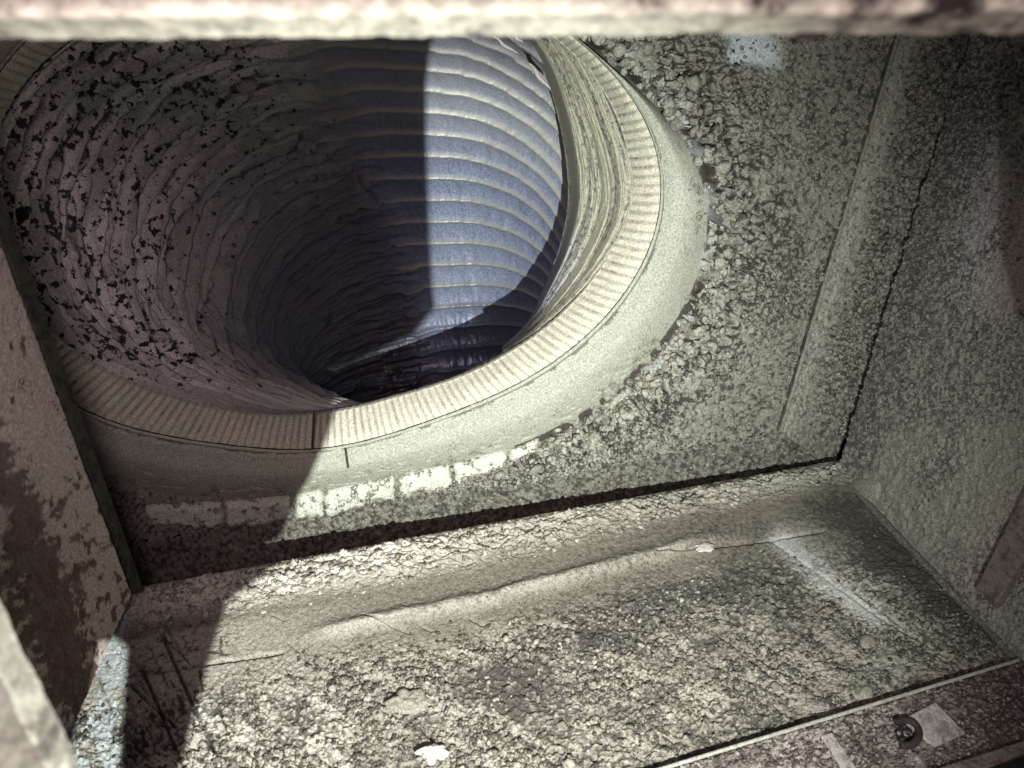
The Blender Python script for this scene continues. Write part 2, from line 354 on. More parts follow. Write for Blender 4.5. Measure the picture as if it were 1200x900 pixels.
X = X-PL.n*(band*(0.0045*np.sqrt(np.clip(1-f1*f1*1.4, 0, 1))*cv+.001*fbm(px/15, py/15, 3, 2)))[..., None]
X[..., 0] += ragged*0.006*ss(.12, .3, u)
link('side_flange', X.reshape(-1, 3), gfaces(430, 110), M_plate, back, dict(dust=.12+.35*ss(.3, .15, v), grime_shade=0.3*band+GR))
grit('dust_grains', X, band*(u > .08), 4200, (.0005, .0019), PL.n, M_plate, back, 7, 2.2, .7, (0, .5), (-.4, .8))
# raised seam line along the side crease
t = np.linspace(0, 1, 80)[:, None]
seam = PL.off(-.0012).at(915+171*t[:, 0], 505-575*t[:, 0])
V, f = tube(PL.off(-.0010).at(911+171*t[:, 0], 505-575*t[:, 0]), .0007, 6); link('seam', V, f, M_dark, back, dict(dust=np.zeros(len(V)), grime_shade=np.zeros(len(V))))
V, f = tube(seam+np.random.RandomState(1).normal(0, .00012, seam.shape), 0.0011, 8); link('seam', V, f, M_plate, back, dict(dust=np.full(len(V), .15), grime_shade=np.full(len(V), .0)))

# ------------------------------------------------------------------ collar
collar = empty('duct_collar', PL.at(400, 520), 'round crimped collar around the duct mouth, half lit and half in shadow', 'duct collar')
NP = 216
n = NP*10; t = np.linspace(-np.pi, np.pi, n, endpoint=False)
# crimped band between the ring and the duct mouth
rx, ry = curve(lambda q: r_ring(q)-3, t); ix, iy = curve(lambda q: r_in(q)+6, t)
nv = 26; v = np.linspace(0, 1, nv)
wob = 0.25*np.sin(t*37)+0.3*np.sin(t*11)
pl_ = np.cos(t*NP+wob); pl_ = 1-2*np.abs(.5-.5*pl_)**3.0
ringP = PL.off(-0.0105); inP = PL.off(0.0005)
R0 = ringP.at(rx, ry); R1 = inP.at(ix, iy)
amp = 0.0017*ss(0.16, 0.34, v)
X = R0[:, None]*(1-v)[None, :, None]+R1[:, None]*v[None, :, None]
bulge = 0.0025*np.sin(np.pi*np.clip(v, 0, 1))**1
sx = np.degrees(t)[:, None]*6; sy = v[None]*9+0*sx
worn = 0.25+0.75*ss(.38, .58, fbm(sx/14, sy*.3, 4, 15))
hh = (pl_[:, None]*0.5)*amp[None]*worn+bulge[None]+0.0007*(fbm(sx/2.5, sy, 3, 4)-.5)
X = X-PL.n*hh[..., None]
# roll over the inner lip, back into the mouth
e_in = X[:, -1]; cen = inP.at(np.array([CX]), np.array([CY]))[0]
rad = (cen-e_in); rad -= PL.n*(rad@PL.n)[:, None]; rad /= np.linalg.norm(rad, axis=1)[:, None]
lip = []
for k in range(1, 7):
    q = k/6*np.pi/1.6; lip.append(e_in+rad*0.0016*np.sin(q)[..., None] if False else e_in+rad*(0.0004*math.sin(q))+PL.n*(0.0008*(1-math.cos(q))+0.001*max(0, k-4)))
X = np.concatenate([X, np.stack(lip, 1)], 1)
link('crimped_band', X.reshape(-1, 3), gfaces(n, X.shape[1], True), M_crimp, collar,
     dict(dust=np.clip((.5+.5*pl_[:, None])*np.ones(X.shape[:2]), 0, 1), grime_shade=ss(.2, 1, -pl_)[:, None]*np.concatenate([np.repeat(worn, 1, 0)*np.ones((n, nv)), np.zeros((n, 6))], 1)*0.6*(np.arange(X.shape[1]) > 6)+.3*ss(.5, .85, fbm(sx/30, np.arange(X.shape[1])[None]*.06+0*sx, 4, 16))))
# skirt: rolled bead, groove with the bead's shadow painted in, then the coated cone down to the plate
m_ = 1400; t = np.linspace(-np.pi, np.pi, m_, endpoint=False)
rx, ry = curve(lambda q: r_ring(q)-3, t); sxp, syp = curve(r_sk, t)
nv = 70; v = np.linspace(0, 1, nv)
A = PL.off(-0.0105).at(rx, ry); Bq = PL.off(-0.0005).at(sxp, syp)
X = A[:, None]*(1-v)[None, :, None]+Bq[:, None]*v[None, :, None]
px, py = proj(X)
prof = 0.0022*np.exp(-((v-0.03)/0.035)**2)-0.0016*np.exp(-((v-0.12)/0.03)**2)+0.0035*np.sin(np.pi*v)*ss(.1, .5, v)
hh = prof[None]+0.0006*(fbm(px/25, py/25, 4, 33)-.5)+0.0003*(fbm(px/4, py/4, 3, 35)-.5)
wr = np.abs(fbm(px/40, py/16, 4, 38)-.5); hh -= 0.0009*ss(.03, .0, wr)*ss(.45, .7, v)[None]*ss(380, 450, py)
X = X-PL.n*hh[..., None]
link('collar_skirt', X.reshape(-1, 3), gfaces(m_, nv, True), M_skirt, collar,
     dict(dust=0.3*np.ones(px.shape)+.5*ss(780, 810, px)*ss(300, 220, py)*ss(130, 180, py), grime_shade=np.clip(.9*np.exp(-((v-.12)/.02)**2)[None]*ss(.35, .6, fbm(px/20, py/20, 3, 39))+.4*ss(.50, .75, fbm(px/12, py/10, 5, 40))*(.3+ss(.4, .9, v))[None], 0, 1)))
# overlap step of the collar strip at its joint
for (x0, y0, x1, y1) in ((368, 482, 366, 526), (405, 526, 408, 548)):
    s = np.linspace(0, 1, 12); q = PL.off(-0.0125 if x0 == 368 else -0.0105).at(x0+(x1-x0)*s, y0+(y1-y0)*s)
    V, f = tube(q, 0.0006, 6); link('overlap_joint', V, f, M_plate, collar, dict(dust=np.zeros(len(V)), grime_shade=np.ones(len(V))))
# sealed tabs along the lower edge of the skirt
def tab(x0, y0, x1, y1, w, s):
    u, v = np.meshgrid(np.linspace(0, 1, 60), np.linspace(0, 1, 30), indexing='ij')
    px = x0+(x1-x0)*u+3*v; py = y0+(y1-y0)*u+w*v*(0.75+.5*fbm(u*3+s, v*0, 2, s))
    px = px+3*(fbm(v*4, u*0+s, 2, s)-.5)*ss(.8, 1, u)
    du = np.minimum(u, 1-u)*(x1-x0)/5.0; dv = np.minimum(v, 1-v)*w/6.0; rim = 1-np.hypot(np.clip(1-du, 0, 1), np.clip(1-dv, 0, 1)); rim = np.clip(rim, 0, 1)
    px = px+1.6*(fbm(py/5, u*0+s, 3, s+5)-.5)*2; py = py+4*(fbm(px/9, v*0+s, 3, s+9)-.5)*v*2
    h = 0.0005+0.0036*np.sqrt(rim)*(0.7+.3*u)+0.0016*(fbm(px/7, py/7, 4, s, .6)-.4)*rim-0.003*(rim == 0)
    X = PL.at(px, py)-PL.n*h[..., None]
    link('seal_tab', X.reshape(-1, 3), gfaces(60, 30), M_skirt, collar, dict(dust=1+0*u, grime_shade=.9*ss(.5, .68, fbm(px/8, py/6, 4, s+30))+.8*ss(.75, 1, v)-.3))
tab(344, 579, 378, 573, 28, 1); tab(378, 575, 462, 556, 26, 2); tab(465, 556, 528, 543, 24, 3); tab(531, 543, 592, 526, 25, 4); tab(596, 527, 628, 514, 15, 5)
tab(262, 586, 342, 580, 28, 6); tab(170, 590, 260, 587, 26, 7)

# ------------------------------------------------------------------ flexible duct: a downward elbow
duct = empty('flexible_duct', PL.at(430, 470), 'flexible foil duct bending down behind the collar, dark speckled left, blue lit right', 'flexible duct')
hx, hy = 430., 478.
Hp = PL.off(0.004).at(np.array([hx]), np.array([hy]))[0]
q2 = PL.off(0.004).at(np.array([530.]), np.array([hy-16]))[0]
e1 = nrm(q2-Hp); e2 = np.cross(PL.n, e1); e2 = e2 if e2[1] < 0 else -e2; e3 = PL.n
n = 900; t = np.linspace(-np.pi, np.pi, n, endpoint=False)
ix, iy = curve(r_in, t); rr = r_in(t)+8
O = PL.off(0.004).at(CX+rr*np.cos(t), CY+rr*np.sin(t))
a_ = (O-Hp)@e1; b_ = (O-Hp)@e2+0.014; ac = a_.mean(); bc = b_.mean()
TH = 150; nt_ = 900; th = np.linspace(0, TH, nt_); pitch = 5.4
TT, PP = np.meshgrid(t, th, indexing='ij'); TW = TT % (2*np.pi)
wobA = 1.7*(fbm(PP/14, TW*3+20, 3, 70)-.5)*2*ss(0, 30, PP)*ss(.1, .6, -np.cos(TT))*1.6
stk_ = fbm(TW*1.6, PP/9, 3, 97); ph = (PP+wobA)/pitch; fr = ph-np.floor(ph)
rib = np.exp(-((fr-.5)/.085)**2)                               # the wire, standing into the duct
sag = np.sin(np.pi*((fr+.5) % 1))                             # cloth blown out between wires
sc_ = 1-(0.022+.03*ss(.1, .9, -np.cos(TT)))*rib*(1-.7*ss(.2, .8, -np.cos(TT)))+0.018*sag
fold_ = np.abs(np.sin(np.pi*(2*ph+.6*(stk_-.5)*4)))
sc_ = sc_-.040*fold_*ss(.05, .7, -np.cos(TT))*ss(105, 60, PP)
leftness = ss(.1, .9, -np.cos(TT))
stk = fbm(TW*2.0+.02*PP, PP/1.15, 4, 95, .6)
crum = (fbm(TW*9, PP/6.0, 4, 90)-.5)*0.016+(stk-.5)*0.080*leftness+(fbm(TW*22, PP/2.5, 3, 99)-.5)*0.007*(1+2*leftness)
sc_ = sc_+crum*ss(0, 3, PP)
shrink = 1-0.06*ss(0, 60, PP)
ka = 1-.40*ss(0, 85, PP); kb = 1-.10*ss(0, 90, PP)
aa = ac+.035*ss(0, 85, PP)+(a_[:, None]-ac)*sc_*ka; bb = bc*kb+(b_[:, None]-bc)*sc_*kb
thr_ = np.radians(PP)
hingeShift = 0.0
X = (Hp-e2*0.014)+aa[..., None]*e1+bb[..., None]*(np.cos(thr_)[..., None]*e2+np.sin(thr_)[..., None]*e3)

M_liner, k = mat('foil_liner', (0.10, 0.10, 0.115), (0.05, 0.05, 0.06), (0.66, 0.64, 0.61), scale=260, fine=1100, spec=0.5, rough=0.5, thr=(.45, .95), bumpd=.0004, bscale=500)
N, L, mix, mr, noise, attr, math2 = k['N'], k['L'], k['mix'], k['mr'], k['noise'], k['attr'], k['math2']
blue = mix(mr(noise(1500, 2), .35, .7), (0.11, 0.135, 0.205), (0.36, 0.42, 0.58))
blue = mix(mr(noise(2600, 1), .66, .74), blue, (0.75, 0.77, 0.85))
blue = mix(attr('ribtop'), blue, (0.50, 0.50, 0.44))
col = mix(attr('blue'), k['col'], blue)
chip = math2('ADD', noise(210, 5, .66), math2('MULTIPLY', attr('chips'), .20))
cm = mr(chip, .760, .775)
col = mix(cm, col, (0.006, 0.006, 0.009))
L.new(col, k['bs'].inputs['Base Color'])
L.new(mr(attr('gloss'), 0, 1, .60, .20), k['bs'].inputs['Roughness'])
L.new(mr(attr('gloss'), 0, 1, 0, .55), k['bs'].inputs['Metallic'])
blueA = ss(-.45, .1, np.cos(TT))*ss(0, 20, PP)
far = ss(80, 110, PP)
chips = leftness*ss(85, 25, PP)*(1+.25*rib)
link('duct_liner', X.reshape(-1, 3), gfaces(n, nt_, True), M_liner, duct,  # dust coat fades with depth to paint in the falloff of light
     dict(blue=np.clip(ss(-.75, -.1, np.cos(TT))*ss(8, 40, PP), 0, 1), ribtop=np.clip(rib*1.1*ss(100, 80, PP)+.30*ss(58, 36, PP), 0, 1), chips=chips, dust=np.clip(ss(.0, .8, -np.cos(TT))*ss(70, 20, PP)*(.55+.45*ss(.4, .6, stk)), 0, 1), grime_shade=leftness*(1.3*ss(.35, .0, fold_)+.5*ss(.03, .0, np.abs(stk-.5))-.3), gloss=np.clip(far*.9+.45*ss(-.3, .3, np.cos(TT))*(.4+rib), 0, 1)))  # creases darkened as painted shade between the folds
# bunched fold of the liner over the right side of the mouth
u, v = np.meshgrid(np.linspace(0, 1, 420), np.linspace(0, 1, 190), indexing='ij')
def spl(pts, u):
    p = np.array(pts, float); k = np.linspace(0, 1, len(p)); x = np.zeros(u.shape+(2,))
    for c in (0, 1):
        y = p[:, c]; m = np.gradient(y, k); i = np.clip(np.searchsorted(k, u, side='right')-1, 0, len(p)-2)
        hh = k[1]; s = (u-k[i])/hh
        x[..., c] = (2*s**3-3*s**2+1)*y[i]+(s**3-2*s**2+s)*hh*m[i]+(-2*s**3+3*s**2)*y[i+1]+(s**3-s**2)*hh*m[i+1]
    return x
outer = spl([(650, 20), (692, 80), (724, 150), (741, 205), (738, 250), (712, 300), (672, 350), (628, 388), (590, 412)], u)
inner = spl([(600, 20), (632, 70), (652, 130), (663, 190), (665, 240), (655, 290), (638, 335), (620, 375), (588, 408)], u)
pp = outer*(1-v)[..., None]+inner*v[..., None]
dep = 0.0+0.030*v**1.3+0.02*ss(.8, 1, v)                       # runs back into the duct
r_ = ray(pp[..., 0], pp[..., 1]); base = PL.off(0.0).at(pp[..., 0], pp[..., 1])
base = base+nrm([0, 0, 1])*0
base = r_*((PL.k+dep-0.002)/(r_@PL.n))[..., None]
creas = 0
for c0, w0, s0, a0 in ((.18, .03, 1, .006), (.34, .022, 2, .0045), (.56, .03, 3, .0055), (.75, .025, 4, .0035)):
    line = c0+.10*np.sin(u*3.1+s0)+.05*(fbm(u*5, v*0+s0, 3, s0)-.5)
    creas = creas+a0*np.exp(-np.abs(v-line)/w0)*ss(.12, .4, u)*ss(1, .75, u)
stri = .0026*(fbm(v*16+1.5*np.sin(u*3), u*5, 4, 12)-.5)+.0012*(fbm(v*60, u*26, 3, 14)-.5)
X = base+PL.n*(creas-stri)[..., None]
tail = X[:, -1:]+(np.array([0.004, 0, .010])*np.array([[[1]], [[2]], [[3]]]).reshape(3, 1, 1)).transpose(1, 0, 2)
X = np.concatenate([X, np.broadcast_to(tail, (420, 3, 3))], 1); nvv = X.shape[1]
vv = np.concatenate([v, np.ones((420, 3))], 1)
link('liner_fold', X.reshape(-1, 3), gfaces(420, nvv), M_fold, duct, dict(dust=ss(.2, 1, vv*ss(.3, .8, np.linspace(0, 1, 420))[:, None])*.9, grime_shade=.3*ss(.5, .7, fbm(vv*14, vv*0+1, 2, 3))))

# added white slivers standing in for highlights at the upper right of the mouth
for x0, y0, x1, y1, w_ in ((577, 42, 606, 63, .0007), (620, 74, 645, 106, .0010), (601, 40, 612, 50, .0006)):
    k = np.linspace(0, 1, 14); c_ = PL.off(.012).at(x0+(x1-x0)*k+1.5*np.sin(k*9), y0+(y1-y0)*k)
    V, f = tube(c_, w_*np.sin(np.pi*(.08+.88*k)), 6); link('highlight_sliver', V, f, M_flake, duct, dict(dust=np.ones(len(V)), grime_shade=-np.ones(len(V))))

# ------------------------------------------------------------------ floor sheet
u, v, px, py = pgrid([(60, 712.6), (982, 543.6), (1193, 777), (-60, 1158)], 1050, 520)
ly = 695-0.1835*(px-155)
s = (py-ly)                                                  # pixels below the lip
base = FL.at(px, py)
sw = s+6*(fbm(px/25, py/25, 3, 201)-.5)
wl = 52-20*ss(500, 950, px)                                   # width of the caked hem
hem = ss(0, 4, s)*ss(wl*1.1, wl*.35, sw)
rdg = np.exp(-((sw-(wl+36-8*ss(300, 900, px)))/9.0)**2)*ss(330, 420, px)*ss(905, 760, px)
cx_ = px+14*(fbm(px/40, py/20, 3, 5)-.5); cy_ = py+10*(fbm(px/25, py/25, 3, 6)-.5)
f1, f2, cv = worley(cx_/15, cy_/5.0, 21)
hh = hem*ss(1, 9, s)*(0.0010+0.0030*np.sqrt(np.clip(f2-f1, 0, 1))*cv+.006*(fbm(cx_/26, cy_/7, 4, 77, .6)-.45)-.003*ss(.05, .0, np.abs(fbm(cx_/30, cy_/8, 3, 78)-.5)))+0.0036*rdg
hh += 0.0030*ss(wl+50, 0, s)                                   # sheet curls up to the lip
g = fbm(px/4.2, py/3.6, 4, 211, .6); g2 = fbm(px/16, py/10, 4, 215); g3 = fbm(px/70, py/50, 3, 219)
k1, k2, kv = worley((px+5*g2*2)/9.5, (py+5*g)/6.5, 31)
mid = ss(wl+45, wl+100, s)
rough_ = mid*np.clip(ss(.32, .62, g3)+.25, 0, 1)*ss(1150, 900, px+.6*(py-640))
hh += 0.0017*(g-.5)*(.5+mid)+0.0024*(g2-.5)*mid+ss(.3, .7, rough_)*0.0010*np.sqrt(np.clip(1-k1*k1*1.3, 0, 1))*ss(.35, 1, kv)
# scratches
def scratch(x0, y0, x1, y1, w, dph):
    return -dph*np.exp(-(segdist(px, py, [(x0, y0), (x1, y1)])/w)**2)
rs = np.random.RandomState(4); scr = 0*px
for x0, y0, x1, y1 in ((150, 792, 330, 765), (190, 745, 250, 880), (165, 780, 215, 900), (150, 800, 205, 850), (870, 760, 960, 815), (880, 690, 935, 722), (845, 745, 900, 790), (1000, 690, 1060, 735)):
    hh += scratch(x0, y0, x1, y1, 1.8, .0022); scr = np.maximum(scr, np.exp(-(segdist(px+3*(g-.5), py+3*(g-.5), [(x0, y0), (x1, y1)])/1.5)**2)*(px < 400))
for i in range(34):
    x0 = rs.uniform(95, 260); y0 = rs.uniform(735, 890); a0 = rs.normal(1.15, .25) if i % 3 else rs.normal(-.2, .2); ln = rs.uniform(10, 55)
    scr = np.maximum(scr, rs.uniform(.4, 1)*np.exp(-(segdist(px+4*(g-.5), py+4*(g2-.5), [(x0, y0), (x0+ln*math.cos(a0), y0+ln*math.sin(a0))])/rs.uniform(.9, 1.6))**2))
ckw = np.abs(fbm(px/15, py/9, 4, 270)-.5); scr = np.maximum(scr, ss(.03, .0, ckw)*ss(330, 260, px)*ss(0, 10, s)*ss(110, 60, s)); hh -= .0009*scr
for i in range(70):
    x0 = rs.uniform(90, 800); y0 = rs.uniform(720, 900); ln = rs.uniform(12, 60); a0 = rs.choice([rs.normal(1.0, .2), rs.normal(.35, .15)])
    hh += scratch(x0, y0, x0+ln*math.cos(a0), y0+ln*math.sin(a0), rs.uniform(.9, 1.8), rs.uniform(.0006, .002))
# worn pale streak towards the right corner
strk = np.exp(-(segdist(px, py, [(915, 632), (960, 672), (1025, 725)])/13.0)**2)
strk2 = np.exp(-(segdist(px, py, [(930, 625), (1050, 690)])/16.0)**2)*.4
seamf = np.exp(-(segdist(px, py, [(770, 650), (895, 634), (965, 622)])/1.6)**2)
seam2 = np.exp(-(segdist(px, py, [(905, 634), (1030, 722), (1110, 770)])/2.0)**2)
hh += -.0020*seamf-.0012*seam2; hh = hh*(1-.6*strk)
stre = fbm((px*.9+py*.45)/120, (py*.9-px*.45)/16, 4, 260)
X = base-FL.n*hh[..., None]
dust = np.clip(.16*mid*ss(.52, .66, stre)+.75*hem*ss(700, 300, px)+.45*hem+.38*rdg+.6*strk+.3*strk2+.45*ss(500, 200, px)*ss(wl, wl+10, s)+.1*mid, 0, 1)  # hem paled most at the left, painting in the torch's hotspot
grime_shade = 1.0*scr+.9*mid*np.exp(-(segdist(px, py, [(600, 790), (720, 715), (900, 655)])/38.)**2)+.5*np.exp(-(segdist(px, py, [(985, 600), (1130, 720)])/38.)**2)+np.clip(.35*rough_*ss(.4, .6, fbm(px/60, py/45, 3, 240))+.35*ss(350, 900, px)*ss(.35, .65, fbm(px/80, py/30, 3, 250))*(1-strk)+.35*ss(950, 1100, px), 0, 1.4)-.5*hem*ss(900, 500, px)+(.35+.65*mid)*np.clip((.47-g)*2.2, -.6, 1)+1.0*mid*(ss(.60, .30, g3)-.4)+.9*hem*(ss(.05, .0, np.abs(fbm(cx_/30, cy_/8, 3, 78)-.5))+.8*ss(.2, .02, f2-f1)-.3)  # shade painted into grain lows and hem cracks, besides scratches and dark bands
floor = empty('bottom_tray', FL.at(600, 760), 'rough dust-covered bottom panel sloping up to a caked edge', 'metal panel')
nu, nv = px.shape
# turn the lip down and back so that the sheet has a thickness
lipv = X[:, :1]+FL.n*np.array([.0012, .004, .03])[None, :, None]-0*X[:, :1]
X2 = np.concatenate([lipv[:, ::-1], X], 1); pad = lambda a: np.concatenate([np.repeat(a[:, :1], 3, 1), a], 1)
link('panel_sheet', X2.reshape(-1, 3), gfaces(nu, nv+3), M_floor, floor, dict(dust=pad(dust), grime_shade=pad(grime_shade), bare_lit=pad(np.clip(.42*strk*(.5+fbm(px/8, py/8, 3, 262))+.14*strk2+.75*ss(156, 146, px)*ss(720, 732, py)*ss(.62, .50, fbm(px/9, py/14, 4, 263)), 0, 1))))  # pale lower-left patch paints in the torchlight falling there; streaks are bare
dk_ = np.clip(ss(.42, .62, fbm(px/70, py/34, 3, 251)), 0, 1)
grit('dust_grains', X, (.25+.75*ss(180, 300, px))*mid*(.04+ss(.44, .60, g3)+.4*ss(.45, .6, g2))*(.15+ss(.62, .48, stre))*(1-.97*strk)*(px < 1170), 16000, (.0003, .0011), FL.n, M_floor, floor, 8, 2.4, .8, (0, .35), (-.1, 1.6))
grit('dust_clods', X, mid*ss(.50, .68, g3)*ss(1000, 800, px)*(px > 240), 420, (.0009, .0020), FL.n, M_floor, floor, 9, 2.0, .6, (0, .6), (-.4, .8))
grit('hem_flakes', X, hem*(s > 4)*ss(1000, 900, px)*(px > 180), 2600, (.0004, .0018), FL.n, M_floor, floor, 10, 2.2, .45, (.2, .9), (-.6, .6))
def dome(name, pl, cx, cy, rpx, hgt, m, parent, ell=1.0, seed=0, **kw):
    a = np.linspace(0, 2*np.pi, 48, endpoint=False); r = np.linspace(0.001, 1, 14)
    A, R = np.meshgrid(a, r, indexing='ij'); ir = 1+(.12 if 'rivet' in name else .55)*(fbm(np.cos(A)*1.7+9, np.sin(A)*1.7+9, 3, seed)-.5)*2
    px = cx+rpx*R*np.cos(A)*ir; py = cy+rpx*ell*R*np.sin(A)*ir
    X = pl.at(px, py)-pl.n*(hgt*np.sqrt(np.clip(1-R**2.6, 0, 1))-.0008+(.0004 if 'rivet' in name else .0016)*fbm(px/5, py/5, 3, seed))[..., None]
    return link(name, X.reshape(-1, 3), gfaces(48, 14, True), m, parent, dict(dust=.2+0*R, grime_shade=0*R), **kw)
dome('rivet', FL, 1017, 752, 10, .0022, M_floor, floor, .9); dome('rivet', FL, 1015, 811, 9, .0022, M_floor, floor, .9)

# ------------------------------------------------------------------ right side panel
side = empty('box_wall', WL.at(1120, 500), 'grey speckled side panel closing the box on the right', 'metal panel')
u, v, px, py = pgrid([(981, 556), (1174, -70), (1560, -120), (1420, 1010)], 460, 420)
X = WL.at(px, py); g3 = fbm(px/60, py/60, 3, 301)
grm = ss(.4, .6, fbm((px+py*.3)/55, py/110, 3, 305))
X, h = relief(X, u, v, px, py, WL.n, .0007, 300, .0009, 5)
smear = np.exp(-(segdist(px, py, [(1150, 120), (1090, 260), (1060, 370), (1010, 500)])/34.0)**2)
X = X-WL.n*(.0016*smear*fbm(px/7, py/7, 3, 310))[..., None]
grit('dust_grains', X, (px < 1230)*(py < 800)*(py > 20)*(smear+.6*grm+.1), 5000, (.0003, .0010), WL.n, M_wall, side, 12, 2.4, .7, (0, .5), (-.3, .9))
link('panel_face', X.reshape(-1, 3), gfaces(*px.shape), M_wall, side, dict(dust=np.clip(.9*np.exp(-((px-1150+.05*(py-200))/35)**2)*ss(420, 300, py)+.2, 0, 1), grime_shade=.22*grm+.25*smear+.6*GR*(.4+grm)))
dome('rivet', WL, 1013, 575, 21, .0035, M_wall, side, .8, 3)
# stiffener strip running down the side panel
q = [(1215, 545), (1142, 690), (1165, 712), (1225, 610)]
slab('stiffener', [WL.off(-.006).at(*map(np.array, a)) for a in [(float(x), float(y)) for x, y in q]], .004, WL.n, M_rail, parent=side)
# dust bead in the corner between floor and side panel
s_ = np.linspace(0, 1, 220); q = FL.off(-.0004).at(984+206*s_, 556+217*s_)
V, f = tube(q, .0016+.0008*fbm(s_*30, s_*0, 3, 4), 8); link('corner_seam', V, f, M_wall, side, dict(dust=np.full(len(V), .1), grime_shade=np.full(len(V), .5)))

# ------------------------------------------------------------------ left panel
LP = Plane.three(P(155, 700, .283), P(0, 280, .206), P(-20, 800, .185))
q = [(157, 697), (146, 702), (104, 716), (99, 730), (92, 790), (82, 855), (70, 920), (-160, 960), (-300, 400), (-90, 30)]
poly = np.array([LP.at(np.array(float(a)), np.array(float(b))) for a, b in q])
left = empty('door_jamb', poly[0], 'blotchy pink and rust-brown panel edge standing at the left', 'door jamb')
u, v, px, py = pgrid([(-92, 27), (157, 697), (82, 860), (-400, 500)], 420, 300)
# outline: the lower corner is cut as a bent tab
X = LP.at(px, py)
hole = fbm(px/28, py/28, 4, 401); patch = ss(.47, .58, fbm(px/24+.4*py/24, py/30, 6, 405, .72)+.30*bump(px-.36*(py-560), 14, 24)+.22*ss(560, 720, py)*ss(100, 60, px-.2*(py-700))-.16)
X = X-LP.n*(.0007*fbm(px/6, py/6, 3, 410)+.0005*(1-patch))[..., None]
link('panel_face', X.reshape(-1, 3), gfaces(*px.shape), M_left, left, dict(dust=patch, grime_shade=.15*patch+.2*ss(560, 700, py)))
e0, e1_ = LP.at(np.array(-92.), np.array(27.)), LP.at(np.array(157.), np.array(697.)); bk = np.array([-.0010, .0015, .010])
slab('turned_edge', [e0+LP.n*.0002, e1_+LP.n*.0002, e1_+bk, e0+bk], .0008, (-1, 0, 0), M_dark, parent=left)

# ------------------------------------------------------------------ front rail at the lower right
rail = empty('front_rail', P(1050, 870, .24), 'grimy front rail with a thin bright bead, at the lower right', 'metal rail')
R1 = FL.off(-.0035)
def RP(x, y, o=0): return R1.off(o).at(np.array(float(x)), np.array(float(y)))
q = [(560, 972), (1230, 766), (1320, 830), (560, 1130)]
u, v, px, py = pgrid(q, 360, 120)
X, h = relief(R1.at(px, py), u, v, px, py, FL.n, .0008, 500, .0008, 8)
ridge = ss(-2, 4, (py-(900-.30*(px-1130)))-(-32)); 
pale = ss(.5, .6, fbm(px/40, py/30, 3, 505)+.2*np.exp(-((px-950)/60)**2)-.1*ss(1080, 1150, px))
link('rail_face', X.reshape(-1, 3), gfaces(360, 120), M_rail, rail, dict(dust=pale*.8, grime_shade=.1+.4*ss(1080, 1180, px)+GR))
s_ = np.linspace(0, 1, 40)
V, f = tube(R1.off(-.0012).at(560+634*s_, 966.5-193*s_), .0007, 8); link('bead', V, f, M_plate, rail, dict(dust=np.full(len(V), .7), grime_shade=np.full(len(V), -.5)))
slab('rail_wall', [RP(560, 964, .0), RP(1200, 770, .0), RP(1200, 770, .006), RP(560, 964, .006)], .0008, FL.n*0+np.array([0, .3, -1]), M_rail, parent=rail)
slab('lower_band', [RP(800, 995, -.004), RP(1260, 848, -.004), RP(1260, 868, -.004), RP(800, 1018, -.004)], .003, FL.n, M_rail, parent=rail)
slab('pale_tab', [RP(1058, 842, -.0022), RP(1096, 822, -.0022), RP(1132, 858, -.0022), RP(1096, 874, -.0022), RP(1080, 862, -.0022)], .0018, FL.n, M_tab, parent=rail)
slab('cross_strip', [RP(962, 862, -.0014), RP(975, 858, -.0014), RP(1004, 900, -.0014), RP(990, 906, -.0014)], .0012, FL.n, M_tab, parent=rail)
s_ = np.linspace(-2.2, 1.9, 30); V, f = tube(R1.off(-.003).at(1060+17*np.cos(s_), 859+15*np.sin(s_)), .0013, 8)
link('clip_ring', V, f, M_clip, rail)
grit('dust_grains', R1.off(-.0008).at(*np.meshgrid(np.linspace(700, 1200, 300), np.linspace(780, 900, 120), indexing='ij')), np.ones((300, 120))*(np.meshgrid(np.linspace(780, 900, 120), np.linspace(700, 1200, 300))[0] > 905-.305*(np.meshgrid(np.linspace(780, 900, 120), np.linspace(700, 1200, 300))[1]-770)), 2600, (.0002, .0009), FL.n, M_rail, rail, 14, 2.4, .7, (0, .8), (-.3, .9))
slab('slot', [RP(1045, 848, -.001), RP(1066, 846, -.001), RP(1072, 868, -.001), RP(1054, 874, -.001)], .0006, FL.n, M_black, parent=rail)
slab('gap', [RP(1080, 935, -.006), RP(1290, 848, -.006), RP(1290, 960, -.006), RP(1080, 960, -.006)], .001, FL.n, M_black, parent=rail)

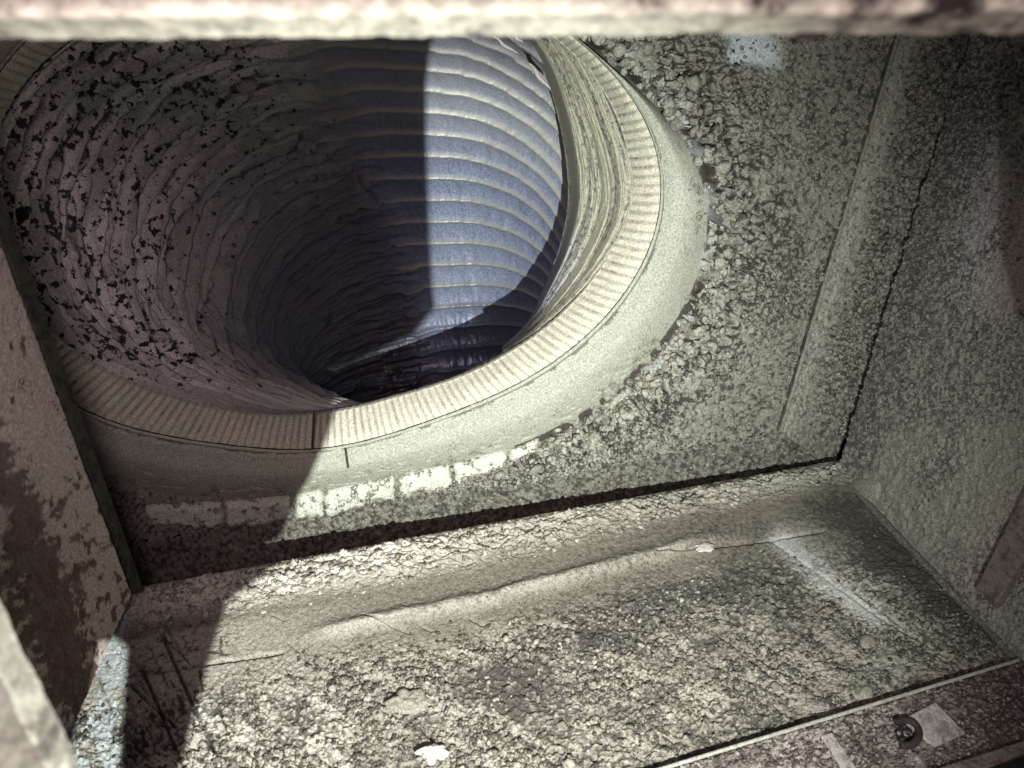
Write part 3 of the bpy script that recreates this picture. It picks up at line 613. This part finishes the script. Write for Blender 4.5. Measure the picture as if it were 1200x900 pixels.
# ------------------------------------------------------------------ rims of the hatch, close to the lens
def rim(e, inward, seed, nlen=420, dk=1.0):
    """e: edge polyline a->b (3D); inward: vector across the face; a face, a rounded edge and the turned-back thickness"""
    a, b = e; s = np.linspace(0, 1, nlen); w = np.concatenate([np.linspace(1, .06, 40), np.linspace(.05, 0, 8)])
    across = np.asarray(inward); n = np.array([0, 0, 1.0])
    rows = []
    for k in w: rows.append((k, 0))
    for q in np.linspace(0.2, 1, 6): rows.append((0, q))
    Wd = np.array(rows)
    base = (a[None]*(1-s)[:, None]+b[None]*s[:, None])[:, None]+across*Wd[None, :, 0, None]+n*(Wd[None, :, 1, None]*.006)
    ux = s[:, None]*np.linalg.norm(b-a)/.0018; vx = (Wd[None, :, 0]*np.linalg.norm(across)-Wd[None, :, 1]*.006)/.0018+0*ux; ux = ux+0*vx
    h = .0009*(fbm(ux/1.5, vx/1.5, 3, seed)-.5)+.0006*(fbm(ux/5, vx/5, 2, seed+3)-.5)
    jag = .0007*(fbm(ux/2.0, ux*0, 3, seed+5)-.5)
    X = base-n*h[..., None]-nrm(across)*(jag*(Wd[None, :, 0] < .3))[..., None]
    return link('frame_edge', X.reshape(-1, 3), gfaces(*X.shape[:2]), M_rim, frame_, dict(dust=np.clip(dk-Wd[None, :, 0]*6, 0, 1)+0*ux, grime_shade=.5*ss(.3, .9, s)[:, None]+0*ux-.3))  # turned-back edge paled to paint in torchlight; darker towards the far end
frame_ = empty('hatch_frame', P(600, 20, .088), 'blurred pale hatch frame close to the lens, crossing the top and bottom left corner', 'hatch frame')
rim((P(-260, 19, .088), P(1460, 9, .088)), np.array([0, -.022, -.003]), 600)
for x, w, z in ((325, 9, 10), (948, 22, 7)):
    a = np.linspace(0, 2*np.pi, 16, endpoint=False); rr = np.linspace(.01, 1, 6); A, R = np.meshgrid(a, rr, indexing='ij')
    X = ray(x+w*R*np.cos(A), 41+z*R*np.sin(A))*.0942; X[..., 2] -= .001*np.sqrt(1-R**2*.98)
    link('dust_bead', X.reshape(-1, 3), gfaces(16, 6, True), M_rim, frame_, dict(dust=0*R, grime_shade=.6+0*R))
rim((P(-125, 545, .10), P(85, 965, .10)), np.array([-.0060, .0030, -.004]), 640, dk=.15)
rim((P(-190, 560, .102), P(35, 1000, .102)), np.array([-.0135, .0075, -.004]), 660, dk=.15)

# ------------------------------------------------------------------ loose things
dome('dust_flake', FL.off(-.003), 505, 882, 17, .0022, M_flake, None, .62, 11, label='white flake lying near the middle of the lower edge of the floor', cat='dust flake')
dome('dust_flake', FL.off(-.0025), 478, 822, 27, .0014, M_floor, None, .5, 12, label='flat grey-beige flake among the floor clumps, above the white one', cat='dust flake')
dome('dust_flake', FL.off(-.002), 826, 642, 12, .0016, M_flake, None, .45, 13, label='small pale chip on the floor beside the long seam', cat='dust flake')
# ------------------------------------------------------------------ added, unseen blockers shaped for their shadows: flap by the torch, plate at right
def throw(px, py, d, z):
    X = P(px, py, d); t = (z-LED[2])/(X[2]-LED[2]); return LED+(X-LED)*t
ZF = .040
pts = [throw(500, 330, .52, ZF), throw(476, 40, .60, ZF)]
q = [(476, -60, .60), (476, 45, .60), (503, 330, .56), (505, 352, .575), (508, 442, .341), (430, 470, .347), (392, 475, .345), (330, 640, .345), (262, 705, .298), (204, 905, .2335), (180, 1000, .21),
     (128, 1000, .21), (137, 900, .2335), (148, 762, .272), (100, 728, .285), (82, 853, .25), (68, 905, .235), (58, 1000, .21)]
fl = np.array([throw(*a, ZF) for a in q]+[np.array([-.0066, .076, ZF]), np.array([-.0066, .0255, ZF]), np.array([.012, .0255, ZF])])
slab('shadow_flap', fl, .0006, (0, 0, 1), M_black, parent=frame_)
rr_ = [throw(1163, -300, .33, .06), throw(1160, 60, .33, .06), throw(1164, 260, .34, .06), throw(1180, 330, .34, .06), throw(1230, 370, .34, .06), throw(1900, 420, .34, .06), throw(1900, -300, .33, .06)]
slab('shadow_plate', np.array(rr_), .001, (0, 0, 1), M_rim, parent=frame_)  # unseen plate added to shade the upper right wall
# added back cover so that no light comes from outside the box
slab('back_cover', [P(-900, -700, .95), P(1900, -700, .95), P(1900, 1500, .95), P(-900, 1500, .95)], .002, (0, 0, 1), M_black, kind='structure')
